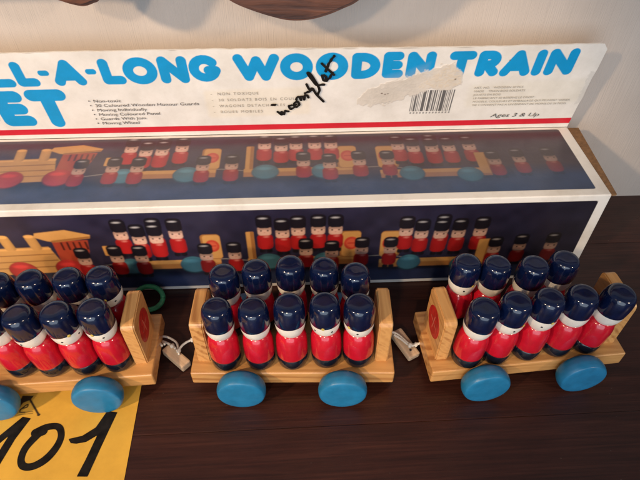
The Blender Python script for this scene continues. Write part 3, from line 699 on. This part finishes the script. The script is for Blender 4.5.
for var in range(5):                    # hand-dipped paint: no two edges run quite level
    e = {}
    for k, p, m, zc, sp in (('boots', boots_p, 'black', 99, 1), ('coat', coat_p, 'red', 8.4, 2.2), ('head', head_p, 'white', 31, 1.2), ('bearskin_hat', hat_p, 'navy', 40, 2.5)):
        me = lathe_me(k, p, 44)
        a1, a2, p1, p2 = rng.uniform(.2, .6), rng.uniform(.1, .3), rng.uniform(0, 6.3), rng.uniform(0, 6.3)
        for v in me.vertices:
            z = v.co.z/MM; th = math.atan2(v.co.y, v.co.x)
            v.co.z += MM*math.exp(-((z-zc)/sp)**2)*(a1*math.sin(th+p1)+a2*math.sin(3*th+p2))
        me.materials.append(M[m]); e[k] = me
    ME.append(e)
def dot(name, az, z, r, rad, mat, stretch=1.0):
    bm = bmesh.new(); bmesh.ops.create_uvsphere(bm, u_segments=12, v_segments=8, radius=rad*MM)
    bmesh.ops.scale(bm, vec=(1, .3, stretch), verts=bm.verts)
    me = bpy.data.meshes.new(name); bm.to_mesh(me); bm.free()
    for p in me.polygons: p.use_smooth = True
    me.transform(Matrix.Rotation(R(az), 4, 'Z') @ Matrix.Translation((0, -r*MM, z*MM))); me.materials.append(M[mat]); return me
EYES = [dot('eye', a, 37.2, 9.0, .70, 'eye') for a in (-34, 34)]
BADGE = dot('badge', 0, 41.1, 9.25, 1.05, 'badge', 1.05)
def build_guard():
    g = empty('toy_guard', (0, 0, 0))
    for k in ('boots', 'coat', 'head', 'bearskin_hat'):
        o = bpy.data.objects.new(k, ME[0][k]); COL.objects.link(o); o.parent = g
        if k == 'head':
            for e in EYES: q = bpy.data.objects.new('eye', e); COL.objects.link(q); q.parent = o
        if k == 'bearskin_hat':
            q = bpy.data.objects.new('badge', BADGE); COL.objects.link(q); q.parent = o
    return g
# base x, y (mm), lean of the hat (mm), turn of the face (degrees), label
G = [
 # left wagon, front row then back row
 (-189.0, 182.2, -4.7, -.1, 170, 'guard half out of the picture at the left, front row of the left wagon'),
 (-169.2, 183.0, -4.6, -1.2, -45, 'front row guard of the left wagon, second from the left, yellow badge turned left'),
 (-148.9, 184.5, -3.3, -.8, 38, 'front row guard of the left wagon, second from its end board, badge turned right'),
 (-129.6, 186.9, -2.2, -.6, -9, 'front row guard of the left wagon beside its end board, both eyes showing'),
 (-192.9, 206.3, -3.2, -.4, 160, 'back row guard of the left wagon cut by the left picture edge'),
 (-173.1, 208.5, -3.2, -.4, 200, 'back row guard of the left wagon in front of the printed red engine wheel'),
 (-151.7, 210.5, -2.8, -.4, -12, 'back row guard of the left wagon with yellow badge, second from its end board'),
 (-132.5, 211.9, -2.2, -.4, 12, 'back row guard of the left wagon nearest its end board, one eye showing'),
 # middle wagon
 (-60.1, 187.9, -.2, -.2, 175, 'front row guard of the middle wagon, leftmost, in front of the left end board'),
 (-38.1, 188.7, -.9, -.9, 150, 'front row guard of the middle wagon, second from the left, plain white face'),
 (-17.3, 189.2, -.8, 1.4, 200, 'front row guard in the centre of the middle wagon'),
 (4.8, 190.4, -2.1, 1.1, -8, 'front row guard of the middle wagon with a yellow badge facing forward, second from right'),
 (25.3, 191.2, -2.2, -.5, -42, 'front row guard of the middle wagon, rightmost, badge turned left and one eye showing'),
 (-59.3, 214.1, -.2, -.4, 180, 'back row guard of the middle wagon, leftmost, hat leaning clear of the row'),
 (-39.1, 217.5, -.7, .5, 140, 'back row guard of the middle wagon, second from the left'),
 (-17.6, 220.0, -1.2, .8, 210, 'back row guard in the centre of the middle wagon, hat highest of its row'),
 (4.0, 219.0, -1.5, .2, 165, 'back row guard of the middle wagon, second from the right'),
 (23.8, 215.7, -1.9, -.6, 190, 'back row guard of the middle wagon, rightmost, beside the right end board'),
 # right wagon
 (95.8, 191.2, .3, -3.2, 160, 'front row guard of the right wagon, leftmost, beside the board with the red emblem'),
 (114.7, 194.0, 1.3, -1.4, 38, 'front row guard of the right wagon, second from the left, badge turned right'),
 (135.6, 196.7, .9, -.9, 18, 'front row guard in the centre of the right wagon, small yellow badge showing'),
 (156.6, 199.9, .4, -1.6, 200, 'front row guard of the right wagon, second from the right, plain face'),
 (175.8, 202.1, 4.3, -2.9, 170, 'front row guard at the right picture edge leaning outward on the right wagon'),
 (92.4, 223.6, .4, .5, 30, 'back row guard of the right wagon, leftmost, one eye showing above the end board'),
 (110.6, 223.6, .9, -1.0, 170, 'back row guard of the right wagon, second from the left'),
 (133.6, 223.2, 1.0, -1.4, 190, 'back row guard of the right wagon, second from the right'),
 (154.6, 227.6, 1.0, -.5, 150, 'back row guard of the right wagon, rightmost, beside the empty place'),
]
g0 = build_guard()
for i, (x, y, lx, ly, az, lab) in enumerate(G):
    g = g0 if i == 0 else copy_tree(g0)
    d = Vector((lx, ly, 57)).normalized()
    q = Vector((0, 0, 1)).rotation_difference(d) @ Euler((0, 0, R(az))).to_quaternion()
    g.rotation_euler = q.to_euler(); g.location = (x*MM, y*MM, ZT*MM*SIZE+SINK+.0002+math.hypot(lx, ly)/57*.0085)
    for ch in [q for q in bpy.data.objects if q.parent is g]:
        ch.data = ME[(i*3+i//5) % 5][ch.name.split('.')[0]]
    k = SIZE*(1+rng.uniform(-.018, .018)); g.scale = (k, k, SIZE*(1+rng.uniform(-.012, .012)))
    tag(g, lab, 'toy guard', 'painted wooden guards standing in the wagons')

# ------------------------------------------------------------------ couplings and the green loop
def toggle(name, a, b, w, t, z, parent):
    a, b = Vector((*a, 0)), Vector((*b, 0)); d = b-a; L = d.length
    bm = bmesh.new(); box_bm(bm, -L/2, L/2, -w/2, w/2, -t/2, t/2, .0012, 2)
    o = from_bm(name, bm, M['wood_toggle'], parent); m = (a+b)/2
    o.location = (m.x, m.y, z); o.rotation_euler = (0, R(3), math.atan2(d.y, d.x)); return o
def cords(name, lists, parent, r=.00085):
    bm = bmesh.new()
    for pts in lists:
        me = tube_me('t', [tuple(np.array(p)*MM) for p in catmull(pts, 8)], r); bm.from_mesh(me); bpy.data.meshes.remove(me)
    for pts in lists:                                   # a rough knot where the cord is tied
        q = bmesh.ops.create_icosphere(bm, subdivisions=2, radius=.0017, matrix=Matrix.Translation(Vector(pts[-2])*MM))
        for v in q['verts']: v.co += Vector(rng.normal(0, .00022, 3))
    return from_bm(name, bm, M['cord'], parent, True)
c = empty('coupling', (-.098, .205, 0))
tag(c, 'wooden toggle on a white cord between the left and middle wagons', 'coupling', 'cord couplings between the wagons')
inv = Matrix.Translation((-.098, .205, 0)).inverted()
cords('cord', [[(-107, 202, 15), (-113, 209, 13), (-108, 213, 10), (-100, 209, 9), (-97, 202, 9.5), (-96, 199, 9)], [(-97.5, 200, 10.2), (-94, 206, 11), (-88, 208.5, 13), (-81, 207, 15)], [(-106, 204, 14), (-109, 209, 10), (-102, 206, 9.6), (-99, 203, 10.5)]], c).matrix_parent_inverse = inv
o = toggle('toggle', (-.1068, .2060), (-.0903, .1926), .0075, .0065, .0050, c); o.matrix_parent_inverse = inv
c = empty('coupling', (.062, .212, 0))
tag(c, 'flat pale toggle with two holes on a cord between the middle and right wagons', 'coupling', 'cord couplings between the wagons')
inv = Matrix.Translation((.062, .212, 0)).inverted()
cords('cord', [[(46, 214, 15), (52, 215.5, 13), (57, 214.5, 9.6), (62, 209, 9.3), (67, 207.6, 10), (74, 208.5, 14)], [(52, 214, 12.5), (57, 212.5, 9.6), (63, 207.2, 9.4), (69, 207.8, 11)]], c).matrix_parent_inverse = inv
o = toggle('toggle', (.0545, .2215), (.0660, .2010), .0092, .0052, .0045, c); o.matrix_parent_inverse = inv
bm = bmesh.new()
for q in ((.0585, .2150), (.0632, .2050)):
    k = bmesh.ops.create_circle(bm, cap_ends=True, segments=12, radius=.0009, matrix=Matrix.Translation((q[0], q[1]-.0002, .0074)))
h = from_bm('peg_hole', bm, M['eye'], o); h.matrix_parent_inverse = o.matrix_basis.inverted()
loop = [(-.1292+.0108*math.cos(t), .2500+.0088*math.sin(t)*.86, .0066+.0046*math.sin(t)) for t in np.linspace(0, 2*math.pi, 41)]
o = link('green_loop', tube_me('green_loop', loop, .0019, 10), M['green'])
tag(o, 'small green loop lying on the table behind the left wagon', 'loop')
